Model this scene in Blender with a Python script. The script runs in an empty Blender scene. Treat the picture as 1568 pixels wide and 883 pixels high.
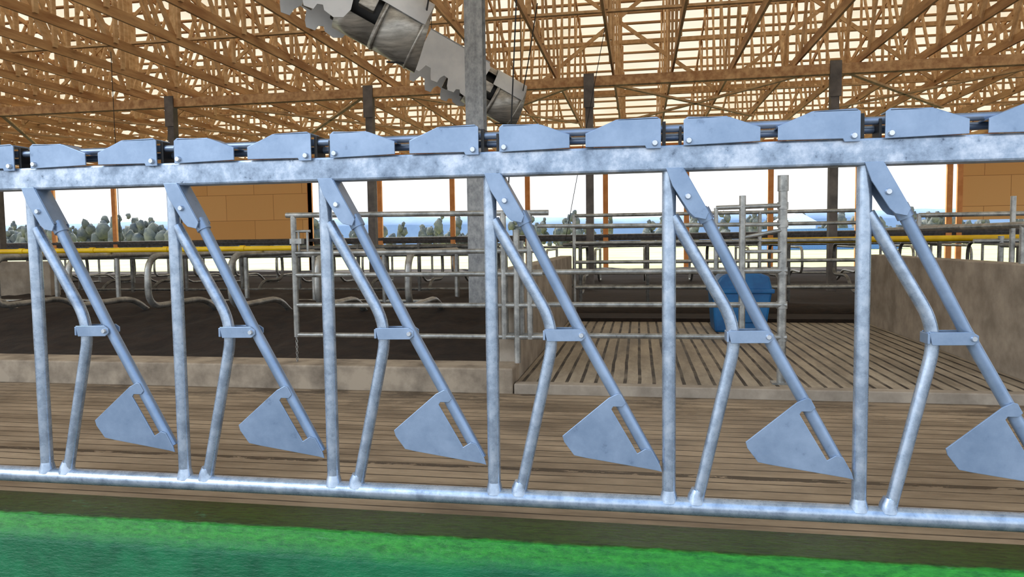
import bpy, bmesh, random
import numpy as np
from math import *
from mathutils import Vector, Matrix, noise
random.seed(7)
scene=bpy.context.scene
col=scene.collection

# ------------------------------------------------------------ materials
def nt_new(name):
    m=bpy.data.materials.new(name); m.use_nodes=True
    nt=m.node_tree; nt.nodes.clear()
    out=nt.nodes.new('ShaderNodeOutputMaterial'); b=nt.nodes.new('ShaderNodeBsdfPrincipled')
    nt.links.new(b.outputs[0],out.inputs[0]); return m,nt,b,out
def lin(c):
    return tuple(((v/255)/12.92 if v/255<=.04045 else (((v/255)+.055)/1.055)**2.4) for v in c)+(1,)
def N(nt,t,**k):
    n=nt.nodes.new(t)
    for a,v in k.items(): setattr(n,a,v)
    return n
def coords(nt,scale=(1,1,1)):
    tc=N(nt,'ShaderNodeTexCoord'); mp=N(nt,'ShaderNodeMapping'); mp.inputs['Scale'].default_value=scale
    nt.links.new(tc.outputs['Object'],mp.inputs[0]); return mp.outputs[0]
def noisef(nt,vec,scale,detail=4,rough=.6):
    n=N(nt,'ShaderNodeTexNoise'); n.inputs['Scale'].default_value=scale; n.inputs['Detail'].default_value=detail; n.inputs['Roughness'].default_value=rough
    nt.links.new(vec,n.inputs['Vector']); return n.outputs['Fac']
def ramp(nt,fac,stops):
    r=N(nt,'ShaderNodeValToRGB'); e=r.color_ramp.elements
    while len(e)<len(stops): e.new(.5)
    for i,(p,c) in enumerate(stops): e[i].position=p; e[i].color=c
    nt.links.new(fac,r.inputs[0]); return r.outputs[0]
def mix(nt,fac,a,b,mode='MIX'):
    m=N(nt,'ShaderNodeMix',data_type='RGBA',blend_type=mode)
    for s,v in ((0,fac),(6,a),(7,b)):
        if hasattr(v,'is_output'): nt.links.new(v,m.inputs[s])
        else: m.inputs[s].default_value=v
    return m.outputs[2]
def math_(nt,op,a,b=None):
    m=N(nt,'ShaderNodeMath',operation=op)
    for i,v in enumerate((a,b)):
        if v is None: continue
        if hasattr(v,'is_output'): nt.links.new(v,m.inputs[i])
        else: m.inputs[i].default_value=v
    return m.outputs[0]
def bump(nt,b,h,strength=.3,dist=.01):
    n=N(nt,'ShaderNodeBump'); n.inputs['Strength'].default_value=strength; n.inputs['Distance'].default_value=dist
    nt.links.new(h,n.inputs['Height']); nt.links.new(n.outputs[0],b.inputs['Normal'])
def simple(name,c1,c2=None,rough=.6,metal=0,scale=8,sc=(1,1,1),bmp=0,lo=.35,hi=.65):
    m,nt,b,o=nt_new(name); v=coords(nt,sc); f=noisef(nt,v,scale,5)
    nt.links.new(ramp(nt,f,[(lo,lin(c1)),(hi,lin(c2 or c1))]),b.inputs['Base Color'])
    b.inputs['Roughness'].default_value=rough; b.inputs['Metallic'].default_value=metal
    if bmp: bump(nt,b,f,bmp)
    return m
def galv(name,c1,c2,c3,metal=.6,rough=.36,scale=14,spots=.5,sc=(1,1,1)):
    m,nt,b,o=nt_new(name); v=coords(nt,sc)
    f=noisef(nt,v,scale,6,.7); f2=noisef(nt,v,scale*4,4,.65)
    c=ramp(nt,f,[(.34,lin(c1)),(.5,lin(c2)),(.66,lin(c3))])
    dk=ramp(nt,f2,[(.27,(.4,.42,.45,1)),(.35,(1,1,1,1))])
    c=mix(nt,spots,c,dk,'MULTIPLY')
    nt.links.new(c,b.inputs['Base Color'])
    b.inputs['Metallic'].default_value=metal
    nt.links.new(math_(nt,'ADD',math_(nt,'MULTIPLY',f,.3),rough-.15),b.inputs['Roughness'])
    bump(nt,b,f2,.10,.003)
    return m

M={}
M['galv']=galv('galvanized_steel',(142,158,178),(168,185,205),(194,207,223),metal=.68,rough=.28,scale=16,spots=.4)
M['galv_rail']=galv('galvanized_rail',(118,134,154),(156,173,194),(204,214,228),scale=11,metal=.6,rough=.38,spots=.9)
M['paint']=galv('zinc_plate',(126,148,176),(138,159,186),(152,172,198),metal=.5,rough=.34,scale=5,spots=.35)
M['galv_far']=galv('weathered_pipe',(120,122,120),(160,162,160),(195,196,192),metal=.6,rough=.36,scale=7)
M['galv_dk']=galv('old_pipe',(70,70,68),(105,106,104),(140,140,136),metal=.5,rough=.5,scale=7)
M['column']=galv('column_zinc',(128,132,136),(158,162,166),(186,189,191),metal=.2,rough=.55,scale=16,sc=(1,1,.6))
M['rod']=simple('zinc_rod',(110,126,150),(140,156,180),.35,.7,6)
M['black']=simple('black_rubber_and_shade',(14,14,15),(26,26,28),.5)  # rubber stops, and the painted shade inside the fan drums
M['bolt']=simple('bolt_zinc',(190,200,212),(220,226,232),.3,.8,30)
M['yellow']=simple('yellow_pipe_paint',(222,176,6),(242,204,22),.45,0,5)
M['wood']=simple('pine_lumber',(170,122,78),(220,176,126),.7,0,2.5,(3,.4,3))
M['wood2']=simple('pine_brace',(200,158,112),(236,202,156),.7,0,2.5,(3,.4,3))
M['purlin']=simple('purlin_lumber',(170,128,88),(208,166,122),.7,0,2,(.4,3,3))
M['post_orange']=simple('stained_post',(216,144,80),(236,168,106),.6,0,3)
M['steelpost']=simple('barn_post_steel',(88,84,82),(118,112,108),.6,.3,4)
M['concrete']=simple('cast_concrete',(134,124,111),(172,161,146),.85,0,3.5,bmp=.3)
M['concrete2']=simple('curb_concrete',(108,97,84),(172,158,139),.85,0,3.5,bmp=.5,lo=.3,hi=.6)
M['bed']=simple('dark_bedding',(22,15,11),(44,32,24),.95,0,7,bmp=1)
M['grass']=simple('pasture_grass',(170,172,106),(198,198,136),.9,0,.15)
M['hill']=simple('wooded_hill',(112,134,164),(134,154,180),1,0,.05)  # blue-grey distance haze is mixed into the hill colour
M['tree']=simple('bare_treeline',(70,76,80),(112,112,100),1,0,.9)  # bluish haze put into the tree greys
M['white']=simple('white_siding',(225,228,232),(240,242,245),.7)
M['roofblue']=simple('blue_roofing',(70,110,160),(90,130,180),.6)
M['blue']=simple('blue_plastic',(20,90,150),(32,116,180),.4,0,4)
M['fanwhite']=simple('fan_white_sheet',(200,203,207),(218,220,222),.45,.05,3)
M['fanmetal']=simple('fan_brushed_sheet',(142,140,134),(196,193,186),.33,.5,3,(1,8,8))
M['cable']=simple('cable_black',(18,18,18),(30,30,30),.6)
M['outroof']=simple('curtain_fabric',(60,62,66),(90,90,92),.8)
M['gravel']=simple('unseen_ground_gravel',(120,118,112),(160,156,148),.9,0,2)

m,nt,b,o=nt_new('plywood_sheets'); v=coords(nt); br=N(nt,'ShaderNodeTexBrick')
rot=N(nt,'ShaderNodeMapping'); rot.inputs['Rotation'].default_value=(radians(90),0,0); nt.links.new(v,rot.inputs[0]); nt.links.new(rot.outputs[0],br.inputs['Vector'])
br.inputs['Scale'].default_value=1; br.inputs['Brick Width'].default_value=2.44; br.inputs['Row Height'].default_value=1.22
br.inputs['Mortar Size'].default_value=.01; br.offset=.4
br.inputs['Color1'].default_value=lin((246,198,130)); br.inputs['Color2'].default_value=lin((236,184,114)); br.inputs['Mortar'].default_value=lin((180,120,64))
nt.links.new(br.outputs['Color'],b.inputs['Base Color']); b.inputs['Roughness'].default_value=.7; M['ply']=m

m,nt,b,o=nt_new('roof_sheet'); v=coords(nt)
c=ramp(nt,noisef(nt,v,.35,2),[(.35,lin((214,199,168))),(.65,lin((230,219,195)))])
nt.links.new(c,b.inputs['Base Color']); b.inputs['Roughness'].default_value=.8
tr=N(nt,'ShaderNodeBsdfTranslucent'); nt.links.new(c,tr.inputs[0]); mx=N(nt,'ShaderNodeMixShader'); mx.inputs[0].default_value=.40
nt.links.new(b.outputs[0],mx.inputs[1]); nt.links.new(tr.outputs[0],mx.inputs[2]); nt.links.new(mx.outputs[0],o.inputs[0]); M['roof']=m

def slats(name,axis,step,w,ca,cb,cg,rough=.5,joint=False):
    m,nt,b,o=nt_new(name); v=coords(nt); s=N(nt,'ShaderNodeSeparateXYZ'); nt.links.new(v,s.inputs[0])
    wob=math_(nt,'MULTIPLY',noisef(nt,v,1.3,2),.02)
    p=math_(nt,'ADD',s.outputs[axis],wob)
    fr=math_(nt,'FRACT',math_(nt,'DIVIDE',p,step)); g=math_(nt,'LESS_THAN',fr,w)
    vs=coords(nt,(.6,2.2,1) if axis==1 else (2.2,.6,1)); f=noisef(nt,vs,1.6,6,.65)
    f2=noisef(nt,vs,14,4,.7)
    c=ramp(nt,f,[(.36,lin(ca)),(.62,lin(cb))])
    c=mix(nt,.45,c,ramp(nt,f2,[(.3,(.55,.52,.48,1)),(.7,(1.0,1.0,1.0,1))]),'MULTIPLY')
    gm=math_(nt,'MULTIPLY',g,ramp(nt,noisef(nt,v,3,3),[(.3,(.5,.5,.5,1)),(.55,(1,1,1,1))]))
    if joint:
        n3=noisef(nt,coords(nt,(1,3,1)),4,5,.7)
        dist=math_(nt,'ABSOLUTE',math_(nt,'SUBTRACT',math_(nt,'ADD',s.outputs[1],math_(nt,'MULTIPLY',n3,.07)),4.03))
        j=math_(nt,'MULTIPLY',math_(nt,'LESS_THAN',dist,.022),math_(nt,'GREATER_THAN',n3,.44))
        mr=N(nt,'ShaderNodeMapRange'); mr.inputs[1].default_value=5.0; mr.inputs[2].default_value=6.0; nt.links.new(s.outputs[1],mr.inputs[0])
        pm=math_(nt,'MULTIPLY',mr.outputs[0],ramp(nt,noisef(nt,coords(nt,(.7,1.5,1)),2.0,6,.75),[(.5,(0,0,0,1)),(.58,(1,1,1,1))]))
        gm=math_(nt,'MAXIMUM',gm,math_(nt,'MAXIMUM',math_(nt,'MULTIPLY',j,.9),math_(nt,'MULTIPLY',pm,.8)))
    c=mix(nt,gm,c,lin(cg)); nt.links.new(c,b.inputs['Base Color'])
    nt.links.new(math_(nt,'ADD',math_(nt,'MULTIPLY',f,.5),rough-.25),b.inputs['Roughness'])
    bump(nt,b,math_(nt,'SUBTRACT',math_(nt,'MULTIPLY',f2,.3),g),.5,.008)
    return m
M['alley']=slats('alley_rubber_mat',1,.115,.11,(116,101,82),(170,152,128),(52,42,32),.5,True)
M['cross']=slats('slatted_concrete',0,.125,.24,(128,117,101),(178,166,147),(38,31,26),.65)

m,nt,b,o=nt_new('green_curb_coating'); v=coords(nt); s=N(nt,'ShaderNodeSeparateXYZ'); nt.links.new(v,s.inputs[0])
nz=noisef(nt,coords(nt,(1,1,1)),7,4,.6); nz2=noisef(nt,coords(nt,(1,3,3)),22,5,.7)
yy=math_(nt,'ADD',s.outputs[1],math_(nt,'MULTIPLY',nz,.035))
gt=N(nt,'ShaderNodeMapRange'); gt.inputs[1].default_value=2.420; gt.inputs[2].default_value=2.430; nt.links.new(yy,gt.inputs[0])
zz=math_(nt,'ADD',s.outputs[2],math_(nt,'MULTIPLY',nz,.06))
ft=N(nt,'ShaderNodeMapRange'); ft.inputs[1].default_value=.205; ft.inputs[2].default_value=.255; nt.links.new(zz,ft.inputs[0])
face=ramp(nt,nz,[(.3,lin((4,84,54))),(.7,lin((18,116,72)))])
edge=ramp(nt,nz2,[(.35,lin((12,100,30))),(.65,lin((44,144,44)))])
top=ramp(nt,nz2,[(.35,lin((24,44,8))),(.65,lin((52,76,20)))])
c=mix(nt,ft.outputs[0],face,edge); c=mix(nt,gt.outputs[0],c,top)
sc_=ramp(nt,noisef(nt,coords(nt,(.5,1,9)),9,6,.8),[(.62,(0,0,0,1)),(.70,(1,1,1,1))])
c=mix(nt,math_(nt,'MULTIPLY',sc_,.35),c,lin((110,170,130)))
nt.links.new(c,b.inputs['Base Color'])
rr=N(nt,'ShaderNodeMapRange'); rr.inputs[3].default_value=.26; rr.inputs[4].default_value=.22; nt.links.new(gt.outputs[0],rr.inputs[0]); nt.links.new(rr.outputs[0],b.inputs['Roughness'])
b.inputs['Specular IOR Level'].default_value=.35
bump(nt,b,nz2,.8,.008); M['curb']=m

# ------------------------------------------------------------ mesh building
class Acc:
    def __init__(s): s.v=[]; s.f=[]; s.sm=[]
    def add(s,vs,fs,smooth=False):
        o=len(s.v); s.v+= [tuple(p) for p in vs]; s.f+=[tuple(i+o for i in f) for f in fs]; s.sm+=[smooth]*len(fs)
    def box(s,a,b):
        (x0,y0,z0),(x1,y1,z1)=a,b
        s.add([(x0,y0,z0),(x1,y0,z0),(x1,y1,z0),(x0,y1,z0),(x0,y0,z1),(x1,y0,z1),(x1,y1,z1),(x0,y1,z1)],
              [(3,2,1,0),(4,5,6,7),(0,1,5,4),(1,2,6,5),(2,3,7,6),(3,0,4,7)])
    def beam(s,p,q,w,h,side=None):
        p=Vector(p);q=Vector(q);d=(q-p).normalized()
        sd=Vector(side) if side else (Vector((0,0,1)).cross(d) if abs(d.z)<.95 else Vector((1,0,0)))
        sd=(sd-d*sd.dot(d)).normalized(); up=d.cross(sd).normalized()
        vs=[c+sd*(i*w/2)+up*(j*h/2) for c in (p,q) for i,j in ((-1,-1),(1,-1),(1,1),(-1,1))]
        s.add(vs,[(0,3,2,1),(4,5,6,7),(0,1,5,4),(1,2,6,5),(2,3,7,6),(3,0,4,7)])
    def tube(s,pts,r,n=14,caps=True):
        pts=[Vector(p) for p in pts]; m=len(pts)
        rs=r if isinstance(r,(list,tuple)) else [r]*m
        T=[]
        for i in range(m):
            a=(pts[i]-pts[i-1]).normalized() if i>0 else None; b=(pts[i+1]-pts[i]).normalized() if i<m-1 else None
            T.append((a+b).normalized() if a and b else (a or b))
        nrm=T[0].orthogonal().normalized(); vs=[]
        for i in range(m):
            if i>0: nrm=(T[i-1].rotation_difference(T[i])@nrm)
            nrm=(nrm-T[i]*nrm.dot(T[i])).normalized(); bi=T[i].cross(nrm)
            for k in range(n):
                a=2*pi*k/n; vs.append(pts[i]+(nrm*cos(a)+bi*sin(a))*rs[i])
        fs=[(i*n+k,i*n+(k+1)%n,(i+1)*n+(k+1)%n,(i+1)*n+k) for i in range(m-1) for k in range(n)]
        s.add(vs,fs,True)
        if caps:
            s.add(vs[:n],[tuple(reversed(range(n)))]); s.add(vs[-n:],[tuple(range(n))])
    def blob(s,c,rx,ry,rz,seed,nu=8,nv=5):
        vs=[]
        for j in range(nv+1):
            ph=pi*j/nv
            for i in range(nu):
                th=2*pi*i/nu; d=Vector((sin(ph)*cos(th),sin(ph)*sin(th),cos(ph)))
                k=1+.6*noise.noise(d*2.8+Vector((seed*3.1,seed,0)))
                vs.append((c[0]+d.x*rx*k,c[1]+d.y*ry*k,max(-.1,c[2]+d.z*rz*k)))
        s.add(vs,[(j*nu+i,j*nu+(i+1)%nu,(j+1)*nu+(i+1)%nu,(j+1)*nu+i) for j in range(nv) for i in range(nu)],True)
    def plate(s,poly,y0,y1):
        n=len(poly); vs=[(x,y0,z) for x,z in poly]+[(x,y1,z) for x,z in poly]
        s.add(vs,[tuple(range(n)),tuple(reversed(range(n,2*n)))]+[(i,i+n,(i+1)%n+n,(i+1)%n) for i in range(n)])
    def xf(s,M4):
        s.v=[tuple(M4@Vector(p)) for p in s.v]
    def obj(s,name,mat,parent=None,bevel=0):
        me=bpy.data.meshes.new(name); me.from_pydata(s.v,[],s.f); me.materials.append(mat)
        me.polygons.foreach_set('use_smooth',s.sm); 
        bm=bmesh.new(); bm.from_mesh(me); bmesh.ops.recalc_face_normals(bm,faces=bm.faces); bm.to_mesh(me); bm.free()
        me.update(); o=bpy.data.objects.new(name,me); col.objects.link(o)
        if parent: o.parent=parent
        if bevel:
            b=o.modifiers.new('bevel','BEVEL'); b.width=bevel; b.segments=2; b.limit_method='ANGLE'
        return o
def empty(name,loc=(0,0,0)):
    e=bpy.data.objects.new(name,None); e.location=loc; e.empty_display_size=.2; col.objects.link(e); return e
def fillet(pts,r,n=6):
    pts=[Vector(p) for p in pts]; out=[pts[0]]
    for i in range(1,len(pts)-1):
        a,b,c=pts[i-1],pts[i],pts[i+1]; u=(a-b);w=(c-b); rr=min(r,u.length*.48,w.length*.48)
        p=b+u.normalized()*rr;q=b+w.normalized()*rr
        for k in range(n+1):
            t=k/n; out.append(p*(1-t)**2+b*2*t*(1-t)+q*t*t)
    out.append(pts[-1]); return out

# ------------------------------------------------------------ headlock fence
FY=2.52; X0=-2.378; SP=.62; ZB=.373; ZR0=1.526; ZR1=1.612
fence=empty('headlock_feed_fence')
i0,i1=-3,9
XA=X0+SP*i0-.3; XB=X0+SP*i1
a=Acc(); a.tube([(XA,FY,ZB),(XB,FY,ZB)],.031,20); a.obj('bottom_rail',M['galv'],fence)
a=Acc(); a.box((XA,FY-.035,ZR0),(XB,FY+.035,ZR1)); a.obj('top_rail',M['galv_rail'],fence,.008)
a=Acc()
for dy,z in ((-.012,1.668),(.03,1.645)): a.tube([(XA,FY+dy,z),(XB,FY+dy,z)],.013,12)
a.obj('locking_rods',M['rod'],fence)
posts=Acc(); arms=Acc(); pads=Acc(); bolts=Acc(); plates=Acc(); blk=Acc()
def bolt(x,y,z,r=.011):
    bolts.tube([(x,y,z),(x,y-.004,z),(x,y-.010,z)],[r,r,r*.75],10)
for i in range(i0,i1):
    X=X0+SP*i; y=FY; full=(i!=-1)
    posts.tube([(X,y,ZB),(X,y,ZR0+.02)],.0235,16)
    if full: posts.tube(fillet([(X+.092,y,ZB),(X+.229,y,.99),(X+.012,y,1.375)],.10,8),.021,16)
    for xx in (X,X+.092)[:2 if full else 1]:
        posts.tube([(xx,y,ZB+.015),(xx,y,ZB+.04),(xx+(.006 if xx>X else 0),y,ZB+.06)],[.033,.027,.0225],16)
    if full:
        arms.tube([(X+.105,y,1.40),(X+.308,y,.997),(X+.572,y,.515)],.0205,16)
        arms.tube([(X+.107,y,1.396),(X+.126,y,1.358)],.0265,16)
        br=[(X-.012,1.535),(X+.045,1.535),(X+.128,1.385),(X+.118,1.362),(X+.082,1.37),(X+.066,1.385),(X+.01,1.475)]
        plates.plate(br,y-.040,y-.034); plates.plate(br,y+.034,y+.040)
        plates.beam((X+.047,y,1.53),(X+.124,y,1.39),.074,.005,(0,1,0))
        bolt(X+.06,y-.040,1.44)
        cl=[(X+.193,.990),(X+.202,.948),(X+.322,.950),(X+.338,.962),(X+.338,.980),(X+.320,.992)]
        pads.plate(cl,y-.034,y-.028); pads.plate(cl,y+.028,y+.034)
        pads.box((X+.188,y-.034,.952),(X+.196,y+.034,.986))
        bolt(X+.322,y-.034,.971,.010)
        pd=[(X+.252,.613),(X+.258,.592),(X+.293,.545),(X+.330,.538),(X+.575,.503),(X+.596,.498),(X+.590,.520),(X+.562,.572),(X+.541,.578),(X+.512,.560),(X+.424,.712),(X+.430,.722),(X+.462,.722),(X+.474,.735),(X+.458,.765),(X+.446,.768),(X+.414,.752)]
        pads.plate(pd,y-.027,y-.021)
    A=[(X+.045,1.606),(X+.045,1.690),(X+.058,1.700),(X+.19,1.694),(X+.288,1.656),(X+.288,1.612)]
    B=[(X+.342,1.612),(X+.342,1.656),(X+.445,1.700),(X+.578,1.704),(X+.592,1.695),(X+.592,1.600),(X+.545,1.600),(X+.540,1.610)]
    for P in (A,B): plates.plate(P,y-.048,y-.042)
    plates.box((X+.058,y-.048,1.692),(X+.185,y+.045,1.697)); plates.box((X+.45,y-.048,1.696),(X+.585,y+.045,1.701))
    plates.beam((X+.19,y-.003,1.692),(X+.288,y-.003,1.655),.088,.005,(0,1,0))
    plates.beam((X+.342,y-.003,1.655),(X+.445,y-.003,1.697),.088,.005,(0,1,0))
    bolt(X+.062,y-.048,1.622); bolt(X+.572,y-.048,1.618)
    blk.box((X+.597,y-.03,1.612),(X+.608,y+.04,1.690)); blk.box((X+.032,y-.03,1.612),(X+.040,y+.04,1.672))
posts.obj('upright_pipes',M['galv'],fence); arms.obj('locking_arms',M['paint'],fence)
pads.obj('paddles_and_links',M['paint'],fence,.0015); plates.obj('cover_plates',M['paint'],fence,.0015)
bolts.obj('bolts',M['bolt'],fence); blk.obj('rubber_stops',M['black'],fence)
a=Acc()
for xx in (XA,XB): a.box((xx-.05,FY-.05,.263),(xx+.05,FY+.05,1.75))
a.obj('end_posts',M['galv'],fence,.005)

# ------------------------------------------------------------ ground and floors
prof=[(2.62,-.3),(2.62,.252),(2.61,.263),(2.415,.263),(2.398,.256),(2.355,.195),(2.35,.17),(2.35,-.3)]
a=Acc(); n=len(prof); xs=np.linspace(-24,18,43)
vs=[(x,py,pz) for x in xs for py,pz in prof]
fs=[(i*n+k,i*n+(k+1)%n,(i+1)*n+(k+1)%n,(i+1)*n+k) for i in range(42) for k in range(n)]
a.add(vs,fs); a.obj('feed_curb',M['curb'])
a=Acc(); a.box((-24,-6,-.3),(18,2.345,-.1)); a.obj('floor_feed_alley',M['concrete'])
a=Acc(); a.box((-200,-200,-.4),(200,-6.01,-.12)); a.obj('unseen_ground_behind',M['gravel'])  # unseen ground added behind the camera to cover bright sky below the horizon
a=Acc(); a.box((-30,2.625,-.3),(24,5.995,0)); a.obj('floor',M['alley'])
a=Acc(); a.box((-1.05,6.125,-.3),(3.19,10.9,.07)); a.obj('floor_crossover',M['cross'])
a=Acc(); a.box((-1.05,6.0,-.3),(24,6.12,.085)); a.obj('crossover_curb',M['concrete'],None,.01)
a=Acc(); a.box((-30,6.0,-.3),(-1.06,6.375,.215)); a.obj('stall_curb',M['concrete2'],None,.015)
a=Acc(); a.box((-1.25,6.38,-.3),(-1.06,11.6,1.05)); a.obj('partition_wall',M['concrete'],None,.01)
a=Acc(); a.box((3.2,6.125,-.3),(3.42,10.9,1.04)); a.obj('partition_wall.001',M['concrete'],None,.01)
a=Acc(); a.box((-11.4,9.9,0),(-9.1,10.1,1.08)); a.obj('partition_wall.002',M['concrete'],None,.01)
a=Acc(); a.box((-400,32.6,-.5),(400,600,-.12)); a.obj('grass_field',M['grass'])

def height(name,x0,x1,y0,y1,nx,ny,fn,mat):
    a=Acc(); vs=[]
    for j in range(-1,ny+2):
        for i in range(-1,nx+2):
            ic=min(max(i,0),nx); jc=min(max(j,0),ny)
            x=x0+(x1-x0)*ic/nx; y=y0+(y1-y0)*jc/ny; vs.append((x,y,fn(x,y) if (ic==i and jc==j) else -.15))
    W=nx+3
    fs=[(j*W+i,j*W+i+1,(j+1)*W+i+1,(j+1)*W+i) for j in range(ny+2) for i in range(nx+2)]
    a.add(vs,fs,True); return a.obj(name,mat)
def bedf(x,y):
    t=max(0,min(1,(y-6.4)/2.6)); t2=max(0,min(1,(12.0-y)/1.0))
    return .17+.36*t*t*(3-2*t)*t2+.10*noise.noise(Vector((x*1.1,y*1.3,0)))*t+.04*noise.noise(Vector((x*4,y*4,3)))
height('bedding_left',-30,-1.255,6.38,11.65,230,60,bedf,M['bed'])
height('bedding_right',3.425,24,6.125,11.65,150,50,lambda x,y:.1+.3*min(1,(y-6.1)/2)+.05*noise.noise(Vector((x*2,y*2,1))),M['bed'])
a=Acc(); a.box((-1.05,10.91,-.3),(3.4,11.65,.12)); a.obj('rear_step',M['bed'])
def bkf(x,y):
    return (.10+.12*min(1,(y-11.6)/.6))*max(.3,min(1,(27-y)/8))+.06*noise.noise(Vector((x*.8,y*.8,9)))
height('bedding_back',-45,30,11.66,31.8,200,70,bkf,M['bed'])

# ------------------------------------------------------------ gates
def pipes(a,L,r,n=10):
    for p,q in L: a.tube([p,q],r,n)
def rescale(a,s): a.v=[(x*s,y,1.3+(z-1.3)*s) for x,y,z in a.v]
g=empty('swing_gate'); a=Acc(); Y=6.19
for z in (1.21,1.0,.71,.42): a.tube([(-3.27,Y,z),(-.86,Y,z)],.023,12)
a.tube([(-3.34,Y,1.575),(-.80,Y,1.55)],.026,12)
for x in (-3.27,-1.22,-.98): a.tube([(x,Y,.40),(x,Y,1.57)],.028,12)
a.tube([(-1.1,Y,.18),(-1.1,Y,1.4)],.03,12)
for x in (-3.22,-3.13): a.tube([(x,Y,1.19),(x,Y,1.42)],.012,10)
a.tube([(-3.26,Y,1.42),(-3.10,Y,1.42)],.014,10); a.box((-3.30,Y-.03,1.30),(-3.18,Y+.03,1.35))
rescale(a,.952); a.obj('gate_pipes',M['galv_far'],g)
a=Acc()
for k in range(9):
    z=.385-k*.028
    ring=[(-3.27+(.010*cos(q) if k%2 else 0),Y-.01+(0 if k%2 else .010*cos(q)),z+.018*sin(q)) for q in np.linspace(0,2*pi,11)]
    a.tube(ring,.0035,6,False)
rescale(a,.952); a.obj('chain',M['galv_far'],g)
g=empty('sorting_gate'); a=Acc(); Y=6.30
for z in (1.015,.72,.44): a.tube([(-1.24,Y,z),(1.25,Y,z)],.024,12)
a.tube([(-.9,Y,1.43),(1.2,Y,1.41)],.018,12)
a.tube([(.66,Y,1.56),(1.2,Y,1.57)],.02,12); a.tube([(.66,Y,1.56),(.66,Y,1.02)],.018,12)
a.tube([(.88,Y,.44),(.88,Y,1.66)],.028,12)
a.tube([(-1.20,Y,.44),(-1.20,Y,1.2)],.024,12); a.tube([(-1.05,Y,.40),(-1.05,Y,1.3)],.024,12)
a.tube([(.88,Y,1.30),(1.2,Y,1.36)],.016,10); a.tube([(.88,Y,1.18),(1.2,Y,1.18)],.016,10)
rescale(a,.972); a.obj('gate_pipes',M['galv_far'],g)
a=Acc(); x=1.18
a.tube([(x,Y+.02,.075),(x,Y+.02,1.78)],.037,16); a.tube([(x,Y+.02,1.68),(x,Y+.02,1.81)],.045,16)
for z in (.46,.735,1.02,1.41,1.56): a.tube([(x,Y+.02,z-.03),(x,Y+.02,z+.03)],.045,16)
a.box((x-.08,Y-.04,.07),(x+.08,Y+.08,.085)); a.obj('hinge_post',M['galv_far'],g)

# ------------------------------------------------------------ freestall dividers
def loops(name,xs,yn,yf,mat,z0=0,r=.029,zr=1.22,neck=True):
    a=Acc(); s=1 if yf>yn else -1; L=abs(yf-yn)
    for x in xs:
        P=[(x,yf,z0+1.17),(x,yn+s*.02,z0+1.17),(x,yn,z0+.60),(x,yn+s*L*.52,z0+.62),(x,yn+s*L*.7,z0+.36),(x,yf,z0+.36)]
        a.tube(fillet(P,.22,6),r,10)
        a.tube([(x,yf,0),(x,yf,z0+zr+.06)],.032,10)
    a.tube([(min(xs)-.3,yf,z0+zr),(max(xs)+.3,yf,z0+zr)],.028,10)
    if neck: a.tube([(min(xs)-.3,yn+s*.75,z0+1.24),(max(xs)+.3,yn+s*.75,z0+1.24)],.024,10)
    a.tube([(min(xs)-.3,yf,z0+.5),(max(xs)+.3,yf,z0+.5)],.024,10)
    return a.obj(name,mat)
loops('freestall_dividers',[-2.35-1.0*k for k in range(14)],7.15,9.2,M['galv_far'],0.02,.036,1.12,False)
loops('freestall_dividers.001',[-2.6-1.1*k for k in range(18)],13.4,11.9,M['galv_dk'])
loops('freestall_dividers.002',[-24+1.15*k for k in range(38)],17.0,19.2,M['galv_far'],-.1)
loops('freestall_dividers.003',[4.3+1.15*k for k in range(12)],7.6,9.6,M['galv_far'])
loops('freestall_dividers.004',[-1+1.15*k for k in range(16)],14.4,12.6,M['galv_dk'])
a=Acc(); a.tube([(-16,7.85,1.258),(-3.9,7.85,1.252)],.030,12)
for k in range(12):
    x=-15.6+1.0*k; a.tube([(x-.03,7.85,1.255),(x+.03,7.85,1.255)],.037,12)
a.obj('yellow_water_pipe',M['yellow'])
a=Acc(); a.tube([(1.9,11.8,1.25),(17,11.8,1.25)],.045,12); a.obj('yellow_water_pipe.001',M['yellow'])
a=Acc(); pipes(a,[((3.31,7.0,1.02),(3.31,7.0,1.38)),((3.31,9.4,1.02),(3.31,9.4,1.56)),((3.31,6.5,1.38),(3.31,10.8,1.38)),((4.1,8.9,0.2),(4.1,8.9,1.72)),((3.31,9.4,1.54),(6.5,9.4,1.54)),((3.31,9.4,1.40),(6.5,9.4,1.40)),((6.4,9.4,.2),(6.4,9.4,1.56))],.028)
a.obj('wall_top_railing',M['galv_far'])
a=Acc(); pipes(a,[((-1.0,11.4,z),(3.3,11.4,z)) for z in (.55,.95,1.25,1.5,1.68)]+[((x,11.4,.12),(x,11.4,1.7)) for x in (-1.0,.4,1.8,3.3)],.028)
a.obj('crossover_railing',M['galv_far'])

g=empty('calf_feeder_bin')
a=Acc(); P=[(.98,.07),(1.62,.07),(1.70,.62),(1.66,.80),(1.30,.93),(1.05,.80),(.94,.62)]
a.plate(P,9.7,10.3); a.obj('bin_body',M['blue'],g,.03)
a=Acc(); a.box((.92,9.66,.58),(1.72,10.34,.64)); a.box((1.1,9.67,.2),(1.5,9.7,.45)); a.obj('bin_rim',M['blue'],g,.015)

a=Acc(); x,y=-1.92,8.6; w,h=.108,.10
a.box((x-w,y-h,0),(x+w,y-h+.012,6.3)); a.box((x-w,y+h-.012,0),(x+w,y+h,6.3)); a.box((x-.006,y-h+.012,0),(x+.006,y+h-.012,6.3))
a.obj('galvanized_column',M['column'])

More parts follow.
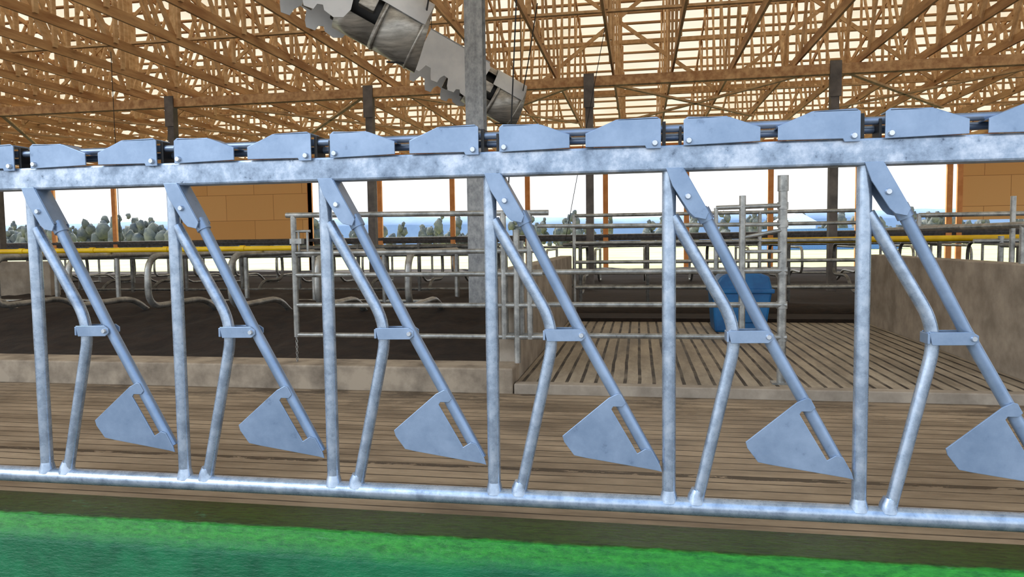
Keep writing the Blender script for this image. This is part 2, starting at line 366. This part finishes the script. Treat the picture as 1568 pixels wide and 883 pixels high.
# ------------------------------------------------------------ roof structure
CH=4.85; RY=17.2; YF=32.2; YN=1.2; EZ=5.25; RZ=9.0
def topz(y): return EZ+(RZ-EZ)*(YF-y)/(YF-RY) if y>RY else EZ+(RZ-EZ)*(y-YN)/(RY-YN)
tr=Acc(); web=Acc()
ys=[YN+k*(YF-YN)/18 for k in range(19)]
TX=[-42+1.22*k for k in range(57)]
for q,x in enumerate(TX):
    j=random.uniform(-.02,.02)
    tr.beam((x,YN,CH+j),(x,YF,CH+j),.045,.16,(1,0,0))
    tr.beam((x,YN,topz(YN)),(x,RY,RZ),.042,.14,(1,0,0)); tr.beam((x,RY,RZ),(x,YF,topz(YF)),.042,.14,(1,0,0))
    for k in range(1,18):
        web.beam((x+.04,ys[k],CH),(x+.04,ys[k],topz(ys[k])),.04,.09,(1,0,0))
        if k<9: web.beam((x-.04,ys[k],topz(ys[k])),(x-.04,ys[k+1],CH),.04,.09,(1,0,0))
        else: web.beam((x-.04,ys[k+1],topz(ys[k+1])),(x-.04,ys[k],CH),.04,.09,(1,0,0))
for y in (5,8.5,12,19,22.5,26,29.5):
    web.beam((TX[0],y,CH+.12),(TX[-1],y,CH+.12),.09,.04,(0,1,0))
for y in (10,20,24): web.beam((TX[0],y,(CH+topz(y))/2),(TX[-1],y,(CH+topz(y))/2),.04,.1,(0,1,0))
for q in range(0,len(TX)-4,4):
    y=18.5
    web.beam((TX[q],y,CH+.05),(TX[q+4],y,topz(y)-.1),.04,.09,(0,1,0)); web.beam((TX[q+4],y+.05,CH+.05),(TX[q],y+.05,topz(y)-.1),.04,.09,(0,1,0))
trusses=empty('roof_trusses'); tr.obj('truss_chords',M['wood'],trusses); web.obj('truss_webs',M['wood2'],trusses)
a=Acc()
for k in range(27):
    y=RY+.1+k*.58
    if y<YF+.5: a.beam((TX[0],y,topz(y)+.11),(TX[-1],y,topz(y)+.11),.15,.045,(0,1,0))
for k in range(27):
    y=RY-.2-k*.58
    if y>YN: a.beam((TX[0],y,topz(y)+.11),(TX[-1],y,topz(y)+.11),.10,.045,(0,1,0))
a.obj('roof_purlins',M['purlin'],trusses)
a=Acc(); a.add([(TX[0],YN-.6,topz(YN-.6)+.16),(TX[-1],YN-.6,topz(YN-.6)+.16),(TX[0],RY,RZ+.16),(TX[-1],RY,RZ+.16),(TX[-1],YF+.8,topz(YF+.8)+.16),(TX[0],YF+.8,topz(YF+.8)+.16)],[(0,1,3,2),(2,3,4,5)])
a.obj('ceiling',M['roof'])
hd=empty('post_and_header_frame'); a=Acc(); b2=Acc()
a.box((-42,15.6,CH-.30),(27,15.78,CH-.10)); a.obj('header_beam',M['wood'],hd)
a=Acc(); c=Acc()
for k in range(-8,6):
    x=-1.03+4.92*k
    a.box((x-.08,15.6,0),(x+.08,15.78,CH-.3)); c.box((x-.11,15.56,CH-.75),(x+.11,15.6,CH-.05))
    for s in (-1,1):
        b2.beam((x,15.8,CH-.12),(x+s*4.2,21.5,CH-.12),.10,.05)
a.obj('posts',M['steelpost'],hd); c.obj('post_brackets',M['steelpost'],hd); b2.obj('diagonal_braces',M['wood2'],hd)

# ------------------------------------------------------------ far wall
wl=empty('wall_back'); YW=32
a=Acc(); a.box((-45,YW,4.45),(35,YW+.12,5.4)); a.obj('header_board',M['post_orange'],wl)
a=Acc(); a.box((-22.2,YW,1.3),(-15.2,YW+.1,4.45)); a.box((12.76,YW,1.9),(24,YW+.1,4.45)); a.obj('plywood_panels',M['ply'],wl)
a=Acc()
for x in [-1.42+3.45*k for k in range(-12,10)]:
    if -22<x<-15.5: continue
    a.box((x-.11,YW-.06,0),(x+.11,YW+.06,4.6))
for x in (-22.2,-15.2,12.76): a.box((x-.1,YW-.06,0),(x+.1,YW+.06,4.6))
a.obj('window_posts',M['post_orange'],wl)
a=Acc(); a.tube([(-45,YW,1.46),(35,YW,1.46)],.09,12); a.box((-45,YW-.02,1.25),(35,YW+.02,1.38)); a.obj('curtain_roll',M['outroof'],wl)

# ------------------------------------------------------------ landscape
def ridge(name,y,x0,x1,n,h0,h1,seed,mat,fr):
    a=Acc(); vs=[]
    for i in range(n+1):
        x=x0+(x1-x0)*i/n
        h=h0+(h1-h0)*(.5+.5*noise.fractal(Vector((x*fr,seed,0)),.9,2.1,5))
        vs+= [(x,y,-.12),(x,y+h*.4,h*.7),(x,y+h*1.2,h),(x,y+h*4,-.12)]
    fs=[(i*4+k,(i+1)*4+k,(i+1)*4+k+1,i*4+k+1) for i in range(n) for k in range(3)]
    a.add(vs,fs,True); a.obj(name,mat)
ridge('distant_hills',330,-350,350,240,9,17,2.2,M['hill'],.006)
rnd=random.Random(3)
def trees(name,n,x0,x1,y0,y1,hs,k0):
    a=Acc()
    for k in range(n):
        x=rnd.uniform(x0,x1); y=rnd.uniform(y0,y1); H=rnd.uniform(.35,1)*hs*(1+.5*noise.noise(Vector((x*.05,k0,0))))
        for q in range(7):
            t=q/6; rr=(.55+.5*sin(pi*t))*rnd.uniform(.5,.9)
            a.blob((x+rnd.uniform(-.9,.9)*(1-.5*t),y+rnd.uniform(-.8,.8),H*(.12+.85*t)),rr,rr,rr*1.3,k*7+q+k0)
    a.obj(name,M['tree'])
trees('tree_line',330,-220,160,115,140,6.0,11)
trees('hedgerow',70,-95,-42,80,92,5.0,5011)
fh=empty('farmhouse'); a=Acc(); a.box((16.5,90,-.12),(20.5,96,3.0)); a.plate([(16.2,2.95),(20.8,2.95),(18.5,4.3)],89.6,96.4); a.obj('house_walls',M['white'],fh)
a=Acc(); a.box((14,84,-.1),(28,88,2.2)); a.obj('blue_shed',M['roofblue'],fh)

# ------------------------------------------------------------ fans
def fan(name,loc):
    g=empty(name)
    T=Matrix.Translation(loc)@Matrix.Rotation(radians(24),4,'Z')@Matrix.Rotation(radians(27),4,'Y')
    def fin(a,n,mat,bev=0):
        a.xf(T); return a.obj(n,mat,g,bev)
    R=.34
    def shell(a,x0,x1,r,a0,a1,th=.012,n=32,slant=0):
        vs=[]
        for k in range(n+1):
            t=a0+(a1-a0)*k/n
            for x,rr in ((x0,r),(x1-slant*sin(t),r),(x1-slant*sin(t),r-th),(x0,r-th)): vs.append((x,rr*cos(t),rr*sin(t)))
        a.add(vs,[(k*4+j,k*4+(j+1)%4,(k+1)*4+(j+1)%4,(k+1)*4+j) for k in range(n) for j in range(4)],True)
    a=Acc(); shell(a,.58,1.05,R,0,2*pi,slant=.06); shell(a,.20,.60,R-.002,radians(215),radians(505)); fin(a,'drum_shell',M['fanmetal'])
    a=Acc()
    for x in (.60,.98): shell(a,x,x+.025,R+.010,0,2*pi)
    fin(a,'drum_bands',M['fanmetal'])
    a=Acc(); shell(a,.50,1.0,R+.018,radians(60),radians(175)); fin(a,'upper_cover',M['fanwhite'])
    a=Acc(); a.tube([(.15,0,0),(.85,0,0)],.27,24); fin(a,'dark_interior',M['black'])  # plain black tube standing in for the shade inside the drum opening
    a=Acc(); a.box((.36,-.335,-.10),(.52,-.24,.04)); fin(a,'motor_box',M['fanmetal'],.01)
    def serr(yy):
        pts=[(-.66,.30),(.30,.30),(.36,.22),(.34,.02)]
        pts+=[(.30,-.06),(.33,-.20),(.30,-.30),(.22,-.345),(.12,-.33),(.09,-.29),(.04,-.31),(.03,-.37),(-.06,-.385),(-.10,-.33),(-.13,-.23),(-.20,-.22),(-.24,-.28),(-.25,-.36),(-.34,-.375),(-.38,-.31),(-.42,-.22),(-.50,-.22),(-.53,-.30),(-.55,-.35),(-.62,-.35),(-.66,-.25)]
        a=Acc(); a.plate(pts,yy,yy+.012); return a
    fin(serr(-.36),'serrated_side_plate',M['fanwhite']); fin(serr(.34),'serrated_rear_plate',M['fanwhite'])
    a=Acc(); a.box((-.66,-.36,.28),(.32,.35,.30)); fin(a,'top_panel',M['fanwhite'])
    a=Acc()
    for k in range(5):
        t=2*pi*k/5; d=Vector((0,cos(t),sin(t)))
        a.beam(Vector((-.1,0,0)),Vector((-.1,0,0))+d*.29,.12,.01,(.7,-sin(t)*.7,cos(t)*.7))
    a.tube([(-.2,0,0),(.2,0,0)],.07,16); fin(a,'rotor',M['fanmetal'])
    a=Acc()
    for lx in (-.6,.95):
        p=T@Vector((lx,0,.30)); a.tube([p,(p.x,p.y,CH-.05)],.006,6)
    e=T@Vector((1.05,-.1,-.30)); q=T@Vector((.98,-.3,.1))
    a.tube(fillet([(q.x+.25,q.y,CH),(q.x+.1,q.y,q.z+.5),q,(e.x+.08,e.y-.1,e.z+.1),e,(e.x-.25,e.y-.05,e.z+.02)],.15,6),.009,8)
    a.obj('hanging_cables',M['cable'],g)
fan('barn_fan',(-3.02,6.9,3.84)); fan('barn_fan.001',(-2.70,10.9,3.84))
a=Acc()
for p in [((-.75,5.2,CH),(-1.0,5.6,1.75)),((-.5,12,CH),(-1.2,12,1.3)),((-9.5,12,CH),(-9.5,12,1.35))]: a.tube(p,.006,6)
a.obj('suspension_wires',M['cable'])

# ------------------------------------------------------------ light
w=bpy.data.worlds.new('World'); scene.world=w; w.use_nodes=True; nt=w.node_tree
bg=nt.nodes['Background']; tc=nt.nodes.new('ShaderNodeTexCoord'); sp=nt.nodes.new('ShaderNodeSeparateXYZ'); nt.links.new(tc.outputs['Generated'],sp.inputs[0])
r=ramp(nt,sp.outputs[2],[(0,(.97,.98,1,1)),(.15,(.92,.96,1,1)),(.6,(.52,.71,1,1))]); nt.links.new(r,bg.inputs[0]); bg.inputs[1].default_value=1.35
def sun(name,e,ang,c,d):
    sd=bpy.data.lights.new(name,'SUN'); sd.energy=e; sd.angle=radians(ang); sd.color=c
    so=bpy.data.objects.new(name,sd); col.objects.link(so); so.rotation_euler=Vector(d).to_track_quat('-Z','Y').to_euler()
sun('sun',6.5,2,(1,.96,.89),(.35,-.62,-.70))
sun('soft_fill_sun',1.3,30,(.94,.97,1),(.62,.60,-.50))  # added soft second sun for contrast on the pipes, also brightens the floor

# ------------------------------------------------------------ camera
yaw,pitch,roll=radians(9.977),radians(3.768),radians(-.787)
F=Vector((-sin(yaw)*cos(pitch),cos(yaw)*cos(pitch),-sin(pitch))); Rt=Vector((cos(yaw),sin(yaw),0)); U=Rt.cross(F)
r_=Rt*cos(roll)+U*sin(roll); u_=-Rt*sin(roll)+U*cos(roll)
cam=bpy.data.cameras.new('camera'); cam.lens=1105.3/1568*36; cam.sensor_width=36; cam.clip_end=2000
co=bpy.data.objects.new('camera',cam); col.objects.link(co)
mt=Matrix((r_,u_,-F)).transposed().to_4x4(); mt.translation=(0,0,1.3); co.matrix_world=mt
scene.camera=co
scene.view_settings.view_transform='Standard'
scene.view_settings.exposure=.26
